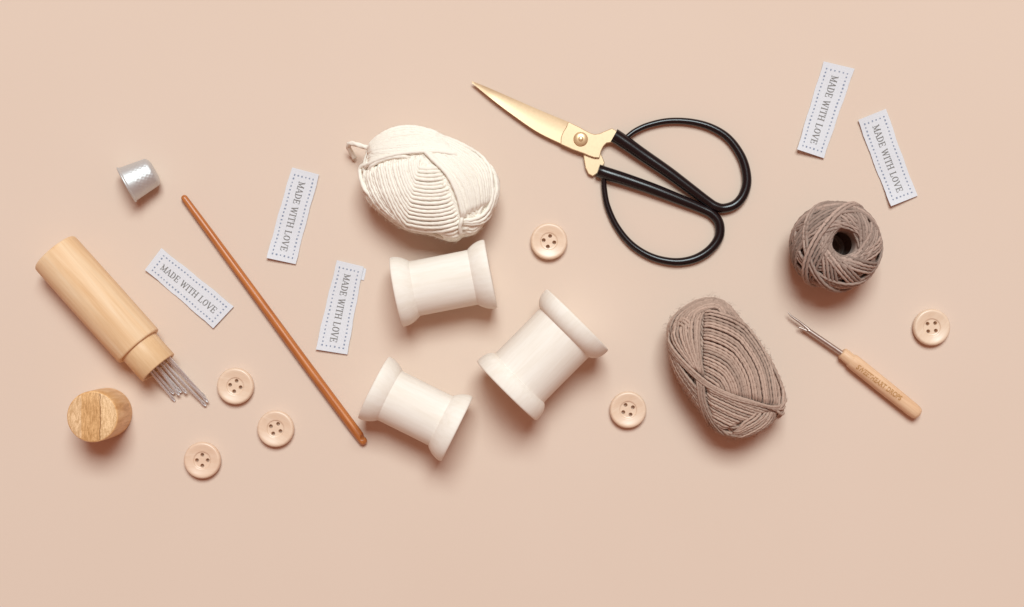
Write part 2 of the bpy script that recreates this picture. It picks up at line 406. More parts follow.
def sewing_label(A, B, C, D, label, lift, tab=False):
    """A start-bottom, B end-bottom, C end-top, D start-top in reading direction"""
    A, B, C, D = [np.array(q, float) for q in (A, B, C, D)]
    Lu = (np.linalg.norm(B - A) + np.linalg.norm(C - D)) / 2; Lv = (np.linalg.norm(D - A) + np.linalg.norm(C - B)) / 2
    ph = random.uniform(0, 6)
    def surf(u, v, dz=0.0):
        a, b = u / Lu, v / Lv
        bow = 0.8 * math.sin(PI * a) * lift[4]
        q = (A * (1 - a) + B * a) * (1 - b) + (D * (1 - a) + C * a) * b
        side = np.array([D[1] - A[1], -(D[0] - A[0])]); nv = (D - A) / np.linalg.norm(D - A)
        q = q + nv * bow + nv * 0.25 * math.sin(a * 17 + ph) * (1 if b > .5 else -1) * abs(2 * b - 1)
        if 0.001 < a < 0.999 and (b < 0.001 or b > 0.999): q = q + nv * 0.12 * math.sin(u * 5.1 + ph) * math.sin(u * 2.3)
        ca = max(0, (0.42 - a) / 0.42) ** 2; cb = max(0, (a - 0.58) / 0.42) ** 2
        z = 1.3 + ca * (lift[0] * (1 - b) + lift[3] * b) + cb * (lift[1] * (1 - b) + lift[2] * b) + 0.35 * (1 + math.sin(a * 8 + ph))
        return P(q[0], q[1], z + dz)
    ctr = surf(Lu / 2, Lv / 2); ctr[2] = 0
    root = empty('sewing_label', ctr); tag(root, label, 'sewing label', 'white woven labels reading MADE WITH LOVE')
    m = MB(); nu, nv_ = 48, 14; th = 0.9
    for side in (0, 1):
        V = [surf(Lu * i / nu, Lv * j / nv_, -th * side) for i in range(nu + 1) for j in range(nv_ + 1)]
        uv = [(Lu * i / nu, Lv * j / nv_) for i in range(nu + 1) for j in range(nv_ + 1)]
        F = []
        for i in range(nu):
            for j in range(nv_):
                f = (i * (nv_ + 1) + j, (i + 1) * (nv_ + 1) + j, (i + 1) * (nv_ + 1) + j + 1, i * (nv_ + 1) + j + 1)
                F.append(f if side == 0 else f[::-1])
        m.add(V, F, 0, uv)
    N1 = (nu + 1) * (nv_ + 1)
    ring = [i * (nv_ + 1) for i in range(nu + 1)] + [nu * (nv_ + 1) + j for j in range(1, nv_ + 1)] + [i * (nv_ + 1) + nv_ for i in range(nu - 1, -1, -1)] + [j for j in range(nv_ - 1, 0, -1)]
    for i in range(len(ring)):
        a, b = ring[i], ring[(i + 1) % len(ring)]
        m.f.append((b, a, a + N1, b + N1)); m.m.append(0)
    m.build('ribbon', M['fabric'], root, loc=ctr, world=True, sharp=50)
    # lettering
    m = MB(); text = 'MADE WITH LOVE'; hgt = 6.4 * Lv / 28
    tot = sum(FONT[c][0] for c in text) + 0.07 * (len(text) - 1)
    target = Lu * 0.765; kx = target / tot; x = Lu * 0.125; k = 0
    yb = Lv / 2 - hgt / 2 - 0.3
    def quad(x0, y0, x1, y1, w, kx, x, dz):
        a = np.array([x + x0 * kx, yb + y0 * hgt]); b = np.array([x + x1 * kx, yb + y1 * hgt])
        d = b - a; l = np.linalg.norm(d); d /= l; nn = np.array([-d[1], d[0]]) * w * hgt * 0.50
        a = a - d * w * hgt * 0.3; b = b + d * w * hgt * 0.3
        ns = 3; V = []; F = []
        for i in range(ns + 1):
            q = a + (b - a) * i / ns
            V.append(surf(*(q + nn), dz)); V.append(surf(*(q - nn), dz))
        F = [(2 * i, 2 * i + 1, 2 * i + 3, 2 * i + 2) for i in range(ns)]
        return V, F
    for c in text:
        w, st = FONT[c]
        for s_ in st:
            V, F = quad(*s_, kx, x, 0.10 + 0.012 * (k % 9)); m.add(V, F); k += 1
        x += (w + 0.07) * kx
    m.build('lettering', M['ink'], root, loc=ctr, world=True, smooth=False)
    # dotted border
    m = MB()
    def dot(u, v, s_=0.80):
        s1 = s_ * random.uniform(.75, 1.2); s2 = s_ * random.uniform(.7, 1.1)
        u += random.uniform(-.15, .15); v += random.uniform(-.15, .15)
        m.add([surf(u - s1, v - s2, .12), surf(u + s1, v - s2, .12), surf(u + s1, v + s2, .12), surf(u - s1, v + s2, .12)], [(0, 1, 2, 3)])
    u0, u1, v0, v1 = 6.5, Lu - 5.5, 4.6, Lv - 4.6
    nn = int((u1 - u0) / 3.75)
    for i in range(nn + 1):
        for v in (v0, v1): dot(u0 + (u1 - u0) * i / nn, v)
    mm = 5
    for i in range(1, mm):
        for u in (u0, u1): dot(u, v0 + (v1 - v0) * i / mm)
    m.build('dotted_border', M['dots'], root, loc=ctr, world=True, smooth=False)
    if tab:
        m = MB(); V = []; F = []
        for dz in (1.0, 0.25):
            for (u, v) in ((1.5, Lv - 5), (1.5, Lv + 3.0), (13.5, Lv + 3.4), (13.5, Lv - 5)):
                q = surf(u, v); V.append(np.array([q[0], q[1], dz]))
        m.add(V, [(0, 3, 2, 1)[::-1], (4, 5, 6, 7)[::-1], (0, 1, 5, 4), (1, 2, 6, 5), (2, 3, 7, 6), (3, 0, 4, 7)], 0, [(0, 0), (0, 8), (12, 8), (12, 0)] * 2)
        m.build('folded_hem', M['fabric'], root, loc=ctr, world=True, smooth=False)
    return root
sewing_label((144.7, 270.5), (212.8, 329.2), (233.4, 307.3), (161.0, 249.0), 'white MADE WITH LOVE label slanting between the bamboo case and the brown crochet hook', (2.5, 1.5, 1.0, 0.5, 0.4))
sewing_label((291.7, 168.2), (266.3, 258.7), (295.3, 265.0), (319.0, 175.4), 'white MADE WITH LOVE label between the upper crochet hook and the cream yarn', (0.5, 3.5, 1.0, 1.5, -0.5))
sewing_label((336.8, 261.0), (315.4, 350.2), (347.2, 355.3), (363.2, 267.4), 'white MADE WITH LOVE label left of the spools, folded hem peeking out at one corner', (0.5, 2.5, 1.0, 0.8, -0.5), True)
sewing_label((823.5, 62.2), (796.9, 150.1), (823.5, 159.0), (854.3, 69.5), 'white MADE WITH LOVE label highest in the photo, with one lower corner curling up', (0.4, 6.0, 2.0, 0.6, -0.3))
sewing_label((857.8, 120.8), (890.9, 207.0), (917.2, 196.6), (886.0, 109.5), 'white MADE WITH LOVE label upper right of the twine ball, tilting down to the right', (2.5, 4.5, 0.8, 0.8, -1.0))

# ------------------------------------------------------------------ bamboo needle case
u_ax = np.array([0.667, -0.745, 0]) ; u_ax /= np.linalg.norm(u_ax)
zc = 24.0
a = P(54.0, 252.5, zc); b = P(158.5, 368.5, zc)
b = a + u_ax * np.linalg.norm(b - a); ang = math.atan2(u_ax[1], u_ax[0])
Lc = np.linalg.norm(b - a); s_ = 1 - zc / H
L1 = Lc - 29 * s_
case = empty('needle_case', (a[0], a[1], 0), ang)
tag(case, 'open round bamboo needle case lying with needles poking out of its mouth', 'needle case')
rb = 25.4 * s_; rs = 20.8 * s_
m = MB(); lathe(m, [(1.2, 0.01), (0.6, 10), (0.2, rb - 3.5), (0.6, rb - 1.4), (1.8, rb - 0.3), (4, rb), (L1 * .5, rb + 0.15), (L1 - 2, rb), (L1 - 0.5, rb - 0.35), (L1, rb - 1.2), (L1 + 0.05, rs + 0.4), (L1 - 3, rs - 0.5), (L1 - 3, 17), (20, 17), (18, 0.01)], 96, sz=zc / rb)
m.v[0][:, 2] += zc; m.build('case_body', M['bamboo'], case, sharp=50)
m = MB(); lathe(m, [(L1 - 2.5, 16.9), (L1 - 2.5, rs - 0.2), (L1 + 5, rs - 0.1), (Lc - 1.0, rs), (Lc - 0.2, rs - 0.5), (Lc, rs - 1.2), (Lc, 17.6), (Lc - 0.8, 16.9)], 96, closed=True)
m.v[0][:, 2] += zc; m.build('inner_sleeve', M['bamboo_sleeve'], case, sharp=50)

# needles inside the case
nd = [((153.5, 376.5), (174.8, 402.0), 'thin needle sticking out of the case, nearest to the round bamboo cap'),
      ((155.5, 374), (173.6, 395.0), 'short needle just above the one nearest to the bamboo cap'),
      ((157.5, 369), (179.2, 396.2), 'needle third from the bamboo cap side of the bundle'),
      ((160.0, 370), (181.2, 393.6), 'needle with its eye end in the middle of the bundle'),
      ((163.0, 367), (186.6, 394.4), 'needle right of the middle of the bundle, shorter than the two longest'),
      ((165.5, 365), (205.8, 407.0), 'longest needle, its tip reaching lowest of the whole bundle'),
      ((168.0, 361), (208.0, 403.2), 'long needle with a dark open eye, right of the longest one'),
      ((172.0, 361.5), (205.2, 398.6), 'long needle at the button side edge of the bundle')]
mouth = np.array([158.5, 368.5])
for i, (p, q, lab) in enumerate(nd):
    p = np.array(p); q = np.array(q)
    off = abs((p - mouth) @ np.array([0.745, -0.667])); fl_ = zc - math.sqrt(max(4, 15.2 ** 2 - off ** 2))
    pm = P(*p, fl_ + 2.2 + (i % 3) * 1.6); pt = P(*q, 1.6 + (i * 2.3) % 5.0)
    d = (pt - pm) / np.linalg.norm(pt - pm)
    # continue inside the case, along the case axis
    back = pm - d * 15
    m = MB()
    e0 = pt - d * 7.2
    tube(m, [back, pm, e0], [1.0, 1.2, 1.2], 14, round_ends=True)
    sd = np.cross(d, [0, 0, 1]); sd /= np.linalg.norm(sd)
    loop = []
    for t in np.linspace(0, 2 * PI, 28, endpoint=False):
        w = 0.95 * math.sin(t); l = 3.6 * (1 - math.cos(t))
        loop.append(e0 - d * 0.5 + d * l + sd * w)
    tube(m, loop, 0.72, 8, closed=True)
    base = np.array([pt[0], pt[1], 0])
    o = m.build('needle', M['steel'], loc=base, world=True)
    o.location = [c * K for c in base]
    tag(o, lab, 'needle', 'steel needles sticking out of the bamboo case')

# ------------------------------------------------------------------ bamboo cap
hc = 55.0
c1 = P(91.9, 417.6, hc)
cap = empty('bamboo_cap', (c1[0], c1[1], 0)); tag(cap, 'round bamboo cap with striped end grain, standing beside the open needle case', 'cap')
rc_ = 24.8
m = MB(); lathe(m, [(0, 0.01), (0, rc_ - 1.5), (1.2, rc_ + 0.1), (20, rc_ + 0.3), (hc - 2.2, rc_), (hc - 0.9, rc_ - 0.5), (hc - 0.35, rc_ - 1.2), (hc - 0.4, rc_ - 3)], 96, axis='z')
m.f = m.f[:-1]; m.m = m.m[:-1]
m.build('cap_wall', M['capside'], cap, sharp=50)
m = MB(); lathe(m, [(hc - 6, rc_ - 3.2), (hc - 1.0, rc_ - 1.6), (hc - 0.3, rc_ - 1.25), (hc, rc_ - 1.9), (hc + 0.05, 12), (hc + 0.05, 0.01)], 96, axis='z')
m.build('end_face', M['cap'], cap, sharp=50)

# ------------------------------------------------------------------ crochet hook
hk = [(184.2, 199.0), (210, 234), (250, 288.5), (300, 357), (340, 411), (352, 427), (358.5, 435.8), (362.6, 441.6)]
r_ = [3.3, 3.8, 4.2, 4.6, 4.7, 4.7, 4.6, 4.2]
base = P(272, 319, 0)
path = np.array([[*P(x, y, 4.7), r] for (x, y), r in zip(hk, r_)])
path = catmull(path, 1.0)
m = MB(); tube(m, path[:, :3], path[:, 3], 28, round_ends=True)
V = m.v[0]
# hook notch: a throat carved in the upper right side just before the tip
tipd = path[-1, :3] - path[-8, :3]; tipd /= np.linalg.norm(tipd)
sidev = np.array([-tipd[1], tipd[0], 0]); sidev = sidev if sidev[0] > 0 else -sidev
cutn = sidev * 0.86 + np.array([0, 0, 0.5])
tip = path[-1, :3] + tipd * 4
for i in range(len(V)):
    s1 = (tip - V[i]) @ tipd
    if 0 < s1 < 22:
        cpt = tip - tipd * s1
        dd = (V[i] - cpt) @ cutn
        lim = 4.7
        if 5.0 < s1 < 11: lim = 0.9 + 3.8 * abs((s1 - 6.2) / 4.8) ** 1.1 if s1 > 6.2 else 0.9 + 3.2 * (6.2 - s1) / 1.2
        elif s1 >= 11: lim = 4.7
        if dd > lim: V[i] -= cutn * (dd - lim) / (cutn @ cutn)
_a = math.atan2(tipd[1], tipd[0]); V -= base
V[:, :2] = V[:, :2] @ np.array([[math.cos(_a), -math.sin(_a)], [math.sin(_a), math.cos(_a)]])
o = m.build('crochet_hook', M['stick'], loc=base, rz=_a)
tag(o, 'long thin lacquered brown wooden crochet hook lying diagonally between the labels', 'crochet hook')

# ------------------------------------------------------------------ thimble
a = P(126.2, 186.0, 17.5); b = P(154.2, 171.2, 15.5)
Lt = np.linalg.norm((b - a)[:2]) ; ang = math.atan2(b[1] - a[1], b[0] - a[0])
m = MB()
def dimple(x, r, t):
    if 10 < x < 31 and r > 10:
        k = max(0.0, math.cos(PI * (x / 2.9))) if False else 0
        row = int(x / 2.4); ph = (t * 24 / (2 * PI) + 0.5 * (row % 2)) % 1.0
        d = math.hypot((ph - 0.5) * 2.6, (x / 2.4 % 1 - 0.5) * 2.0)
        return -0.3 * max(0, 1 - d * 1.3)
    return 0
prof = [(1.5, 17.2), (0, 17.6), (-0.4, 18.3), (0, 19.1), (0.9, 19.3), (1.6, 18.7), (2.2, 18.0)]
for i in range(1, 46):
    x = 2.2 + (Lt - 2.2) * i / 46; u = i / 46
    r = 18.0 - 3.6 * u
    if u > 0.86: r -= 3.0 * ((u - 0.86) / 0.14) ** 2
    prof.append((x, r))
prof += [(Lt + .5, 9.8), (Lt + 0.9, 7), (Lt + 1.0, 0.01)]
lathe(m, prof, 144, disp=dimple)
m2 = MB(); lathe(m2, [(1.5, 17.2), (Lt - 4, 13.0), (Lt - 2, 11), (Lt - 1.5, 0.01)], 96)
m.add(m2.v[0], [f[::-1] for f in m2.f])
V = m.v[0]
for W_ in m.v:
    tl = math.asin(4.6 / Lt); cs, sn = math.cos(tl), math.sin(tl)
    x, z = W_[:, 0].copy(), W_[:, 2].copy()
    W_[:, 0] = x * cs + z * sn; W_[:, 2] = -x * sn + z * cs + 19.0
o = m.build('thimble', M['silver'], loc=(a[0], a[1], 0), rz=ang, sharp=60)
tag(o, 'small dimpled silver metal thimble lying on its side', 'thimble')

# ------------------------------------------------------------------ seam ripper
zc = 7.6
a = P(841.2, 353.2, zc); b = P(918.6, 415.6, zc); ang = math.atan2(b[1] - a[1], b[0] - a[0]); L = np.linalg.norm(b - a)
ax = (b - a) / L
rip = empty('seam_ripper', (a[0], a[1], 0), ang); tag(rip, 'seam ripper with pale wooden handle and forked steel blade', 'seam ripper')
m = MB(); lathe(m, [(0.2, 0.01), (0.2, 4.6), (0.9, 5.6), (2, 6.1), (11.5, 6.3), (12.3, 7.1), (13.5, 7.5), (20, 7.7), (L * .6, 7.6), (L - 8, 7.2), (L - 3, 6.6), (L - 1, 5.6), (L, 3.8), (L + 0.4, 0.01)], 64)
m.v[0][:, 2] += zc; m.build('handle', M['handle'], rip, sharp=55)
cu = bpy.data.curves.new('t', 'FONT'); cu.body = 'SWEETHEART DROPS'; cu.size = 1; cu.offset = 0.03
to = bpy.data.objects.new('t', cu); COL.objects.link(to)
dg = bpy.context.evaluated_depsgraph_get(); me = bpy.data.meshes.new_from_object(to.evaluated_get(dg))
TV = np.array([v.co[:] for v in me.vertices]); TF = [tuple(p.vertices) for p in me.polygons]
bpy.data.objects.remove(to); bpy.data.meshes.remove(me)
TV[:, 0] = (TV[:, 0] - TV[:, 0].min()) / np.ptp(TV[:, 0]); TV[:, 1] = TV[:, 1] / TV[:, 1].max() - 0.5
x = 19.5 + TV[:, 0] * 54; y = -1.6 + TV[:, 1] * 4.9 + TV[:, 0] * 2.4
zz = zc + np.sqrt(7.80 ** 2 - y ** 2) + 0.10
m = MB(); m.add(np.stack([x, y, zz], 1), TF); m.build('lettering', M['burnt'], rip, smooth=False)
rm = np.array([[math.cos(-ang), -math.sin(-ang), 0], [math.sin(-ang), math.cos(-ang), 0], [0, 0, 1]])
def loc_(px, py, z): return rm @ (P(px, py, z) - np.array([a[0], a[1], 0]))
m = MB()
sh = catmull([loc_(842.5, 354.6, 8), loc_(825, 342.6, 8), loc_(808.5, 331.4, 8)], 1.0)
tube(m, sh, np.linspace(2.5, 2.3, len(sh)), 20, round_ends=True)
lp = catmull(np.array([[*loc_(808.5, 330.6, 8), 1.9], [*loc_(803.5, 326.3, 8), 1.4], [*loc_(797.8, 321.8, 8), 1.25], [*loc_(792, 317.8, 8), 1.0], [*loc_(789, 314.8, 8), 0.7], [*loc_(787.5, 312.6, 8), 0.3]]), 0.8)
tube(m, lp[:, :3], lp[:, 3], 14, round_ends=True)
sp_ = catmull(np.array([[*loc_(812, 334.6, 7.6), 1.5], [*loc_(806.5, 331.6, 7.6), 1.35], [*loc_(801.5, 329.2, 7.6), 1.0], [*loc_(797.6, 327.8, 7.6), 0.6]]), 1.2)
tube(m, sp_[:, :3], sp_[:, 3], 16)
m.build('forked_blade', M['darksteel'], rip)

# ------------------------------------------------------------------ scissors
base = P(580, 140, 0)
sc = empty('scissors', base); tag(sc, 'gold bladed scissors with large black looped handles', 'scissors')
def slab(outline, ztop, zbot, mat, name, inner=None, bev=0.5):
    """outline: list of (px,py,dz) ; flat plate with softened rim"""
    o3 = np.array([[*P(x, y, ztop)[:2], ztop + dz] for x, y, dz in outline]); c = o3.mean(0)
    import bmesh
    bm = bmesh.new(); nl = len(o3)
    def ins(pts, d):
        q = pts.copy()
        for i in range(nl):
            e1 = pts[i] - pts[i - 1]; e2 = pts[(i + 1) % nl] - pts[i]
            n1 = np.array([-e1[1], e1[0]]) / (np.linalg.norm(e1[:2]) + 1e-9); n2 = np.array([-e2[1], e2[0]]) / (np.linalg.norm(e2[:2]) + 1e-9)
            nn_ = n1 + n2; nn_ /= max(0.6, np.linalg.norm(nn_)) 
            q[i, :2] += nn_ * d
        return q
    area = sum(o3[i - 1][0] * o3[i][1] - o3[i][0] * o3[i - 1][1] for i in range(nl))
    sg = 1 if area > 0 else -1
    t_in = ins(o3, sg * bev); o_mid = o3.copy(); o_mid[:, 2] -= bev * 0.7; bot = o3.copy(); bot[:, 2] = zbot
    vs = [[bm.verts.new((p - base) * K) for p in L_] for L_ in (t_in, o_mid, bot)]
    for A_, B_ in ((vs[0], vs[1]), (vs[1], vs[2])):
        for i in range(nl):
            j = (i + 1) % nl; bm.faces.new((A_[i], A_[j], B_[j], B_[i]))
    bm.faces.new(vs[2])
    iv = [bm.verts.new((np.array([*P(x, y, ztop)[:2], ztop + dz]) - base) * K) for x, y, dz in (inner or [])]
    if inner:
        # strip triangulation between the top outline and the interior points
        edges = [bm.edges.get((vs[0][i], vs[0][(i + 1) % nl])) for i in range(nl)]
        ie = [bm.edges.new((iv[i], iv[i + 1])) for i in range(len(iv) - 1)]
        bmesh.ops.triangle_fill(bm, edges=edges + ie, use_beauty=True, use_dissolve=False)
    else:
        f = bm.faces.new(vs[0]); bmesh.ops.triangulate(bm, faces=[f])
    bmesh.ops.recalc_face_normals(bm, faces=bm.faces)
    me = bpy.data.meshes.new(name); bm.to_mesh(me); bm.free(); me.materials.append(mat)
    o = bpy.data.objects.new(name, me); COL.objects.link(o); o.parent = sc
    return o
# upper blade plate: lofted sections so that the hollow bevel reads
up = [(470.9, 81.6), (487.2, 88.1), (514.3, 99.9), (541.5, 111.7), (568.7, 122.9)]
rd = [(471.6, 82.6), (487.6, 90.6), (514.3, 104.3), (541.2, 117.6), (566.0, 127.2)]
lo = [(472.2, 84.4), (492.0, 100.6), (513.8, 117.2), (537.4, 133.4), (561.2, 145.2)]
def cr2(a): return catmull([(x, y, 0) for x, y in a], 3.0)[:, :2]
nS = 30
U = resample(cr2(up), 1, nS); R_ = resample(cr2(rd), 1, nS); Lw = resample(cr2(lo), 1, nS)
V = []; F = []
for i in range(nS):
    t = i / (nS - 1); zb = 6.2
    hU = 1.6 * min(1, t * 5); hR = 1.2 * min(1, t * 5); hL = 1.45 * min(1, t * 4)
    mid = (R_[i] * .5 + Lw[i] * .5)
    V += [P(*U[i], zb), P(*(U[i] * .97 + R_[i] * .03), zb + hU), P(*R_[i], zb + hR), P(*mid, zb + hR + (hL - hR) * 0.42), P(*(Lw[i] * .96 + R_[i] * .04), zb + hL), P(*Lw[i], zb + hL - 0.7), P(*Lw[i], zb)]
q = 7
for i in range(nS - 1):
    for j in range(q):
        k = (j + 1) % q; F.append((i * q + j, (i + 1) * q + j, (i + 1) * q + k, i * q + k))
F.append(tuple(range(q))); F.append(tuple((nS - 1) * q + j for j in range(q - 1, -1, -1)))
V = np.array(V)
bl = MB(); bl.add(V, F)
# ricasso and tang
tg = [(568.0, 122.6), (578, 127.2), (585, 131.0), (590.5, 133.9), (594.5, 135.0), (599, 134.3), (605, 131.7), (611.8, 129.0), (616.8, 132.0), (615.5, 144.4), (611, 143.3), (606.5, 143.8), (603.3, 147), (600.9, 152), (599.2, 158.6), (594, 158.4), (588.5, 156.6), (583.2, 154.2), (572, 150.2), (560.5, 144.9), (560.6, 138.4), (562.6, 133.0), (566.2, 127.4)]
nt_ = len(tg); T0 = np.array([P(x, y, 9.2) for x, y in tg]); cc = T0.mean(0)
def inset(pts, d):
    qn = pts.copy(); nl = len(pts)
    for i in range(nl):
        e1 = pts[i] - pts[i - 1]; e2 = pts[(i + 1) % nl] - pts[i]
        n_ = np.array([e1[1], -e1[0]]) / np.linalg.norm(e1[:2]) + np.array([e2[1], -e2[0]]) / np.linalg.norm(e2[:2])
        qn[i, :2] += n_ / max(1.0, np.linalg.norm(n_)) * d
    return qn
ti = inset(T0, 0.7); T0m = T0.copy(); T0m[:, 2] -= 0.6; T0b = T0.copy(); T0b[:, 2] = 6.1
VV = np.vstack([ti, T0m, T0b]); FF = [tuple(range(nt_ - 1, -1, -1)), tuple(2 * nt_ + j for j in range(nt_))]
for i in range(2):
    for j in range(nt_):
        k = (j + 1) % nt_; FF.append((i * nt_ + j, i * nt_ + k, (i + 1) * nt_ + k, (i + 1) * nt_ + j))
bl.add(VV, FF)
import bmesh
def finish(o, angle=30):
    bm = bmesh.new(); bm.from_mesh(o.data); bmesh.ops.recalc_face_normals(bm, faces=bm.faces); bm.to_mesh(o.data); bm.free()
    o.data.set_sharp_from_angle(angle=math.radians(angle))
o = bl.build('blade', M['gold'], sc, loc=base, world=True); finish(o, 25)
# lower blade, mostly hidden beneath
lt = [(474, 83.6), (514, 103.5), (541, 115.5), (568, 126), (582, 133), (590, 139), (598, 148), (604.5, 163.5), (601.5, 168.5), (598, 173.5), (592.5, 177.0), (588, 174.6), (585.0, 168.5), (583.6, 160), (583.0, 153), (561.5, 142), (538, 130), (514.5, 113.8), (492.6, 98)]
T0 = np.array([P(x, y, 5.9) for x, y in lt]); n2 = len(lt)
ti = inset(T0, 0.7); T0m = T0.copy(); T0m[:, 2] -= 0.6; T0b = T0.copy(); T0b[:, 2] = 3.4
VV = np.vstack([ti, T0m, T0b]); FF = [tuple(range(n2 - 1, -1, -1)), tuple(2 * n2 + j for j in range(n2))]
for i in range(2):
    for j in range(n2):
        k = (j + 1) % n2; FF.append((i * n2 + j, i * n2 + k, (i + 1) * n2 + k, (i + 1) * n2 + j))
m = MB(); m.add(VV, FF); o = m.build('blade', M['gold'], sc, loc=base, world=True); finish(o, 25)
# pivot
pc = P(580.4, 139.9, 9.5)
m = MB(); lathe(m, [(9.0, 0.01), (9.0, 7.2), (9.9, 7.2), (10.9, 6.6), (11.6, 5.2), (12.0, 3.4), (12.1, 2.6), (12.9, 2.3), (13.3, 1.4), (13.4, 0.01)], 48, axis='z')
m.v[0][:, 0] += pc[0]; m.v[0][:, 1] += pc[1]
m.build('pivot_screw', M['goldpale'], sc, loc=base, world=True, sharp=50)
# handles
h1 = [(613.6, 136.2, 7.2, 8.6), (618, 138.8, 7.0, 8.4), (628, 145.6, 6.8, 8), (642.8, 156.0, 6.5, 7.4), (668, 173.2, 6.0, 7), (690.4, 189.8, 5.4, 6.6), (707.3, 202.2, 4.8, 6.2), (715.5, 207.4, 4.8, 6), (724.0, 209.0, 4.7, 5.4), (735.3, 205.0, 4.7, 5), (743.6, 194.5, 4.7, 5), (746.6, 179, 4.6, 5), (741.6, 158.5, 4.3, 4.8), (728.5, 139.5, 3.9, 4.6), (711, 128.2, 3.6, 4.6), (690.4, 122.6, 3.3, 4.6), (668, 121.8, 3.1, 4.8), (648.4, 125.8, 2.9, 5.4), (635, 131.6, 2.7, 6.5), (625.5, 138.6, 2.4, 7.6)]
h2 = [(597.5, 171.2, 6.6, 6.8), (602, 172.8, 6.4, 6.6), (612, 176.2, 6.6, 6.6), (626, 180.6, 6.4, 6.4), (654, 190.4, 6.0, 6.2), (682, 201.4, 5.4, 5.6), (700, 208.8, 4.8, 5.2), (711.5, 214.6, 4.8, 5), (718.8, 224.0, 4.8, 5), (718.6, 238.0, 4.7, 4.9), (709, 251.0, 4.5, 4.7), (693.2, 260.0, 4.2, 4.5), (673.6, 262.6, 3.9, 4.3), (651.2, 257.6, 3.6, 4.1), (631.6, 245.6, 3.4, 4.0), (616.8, 227.8, 3.2, 4), (607.4, 207.5, 3.0, 4.2), (604.0, 190, 2.8, 4.6), (603.4, 178, 2.5, 5.4)]
for hs in (h1, h2):
    pth = catmull(np.array([[*P(x, y, z), r] for x, y, r, z in hs]), 1.5)
    m = MB(); tube(m, pth[:, :3], pth[:, 3], 24)
    o = m.build('handle_loop', M['black'], sc, loc=base, world=True, sharp=50)

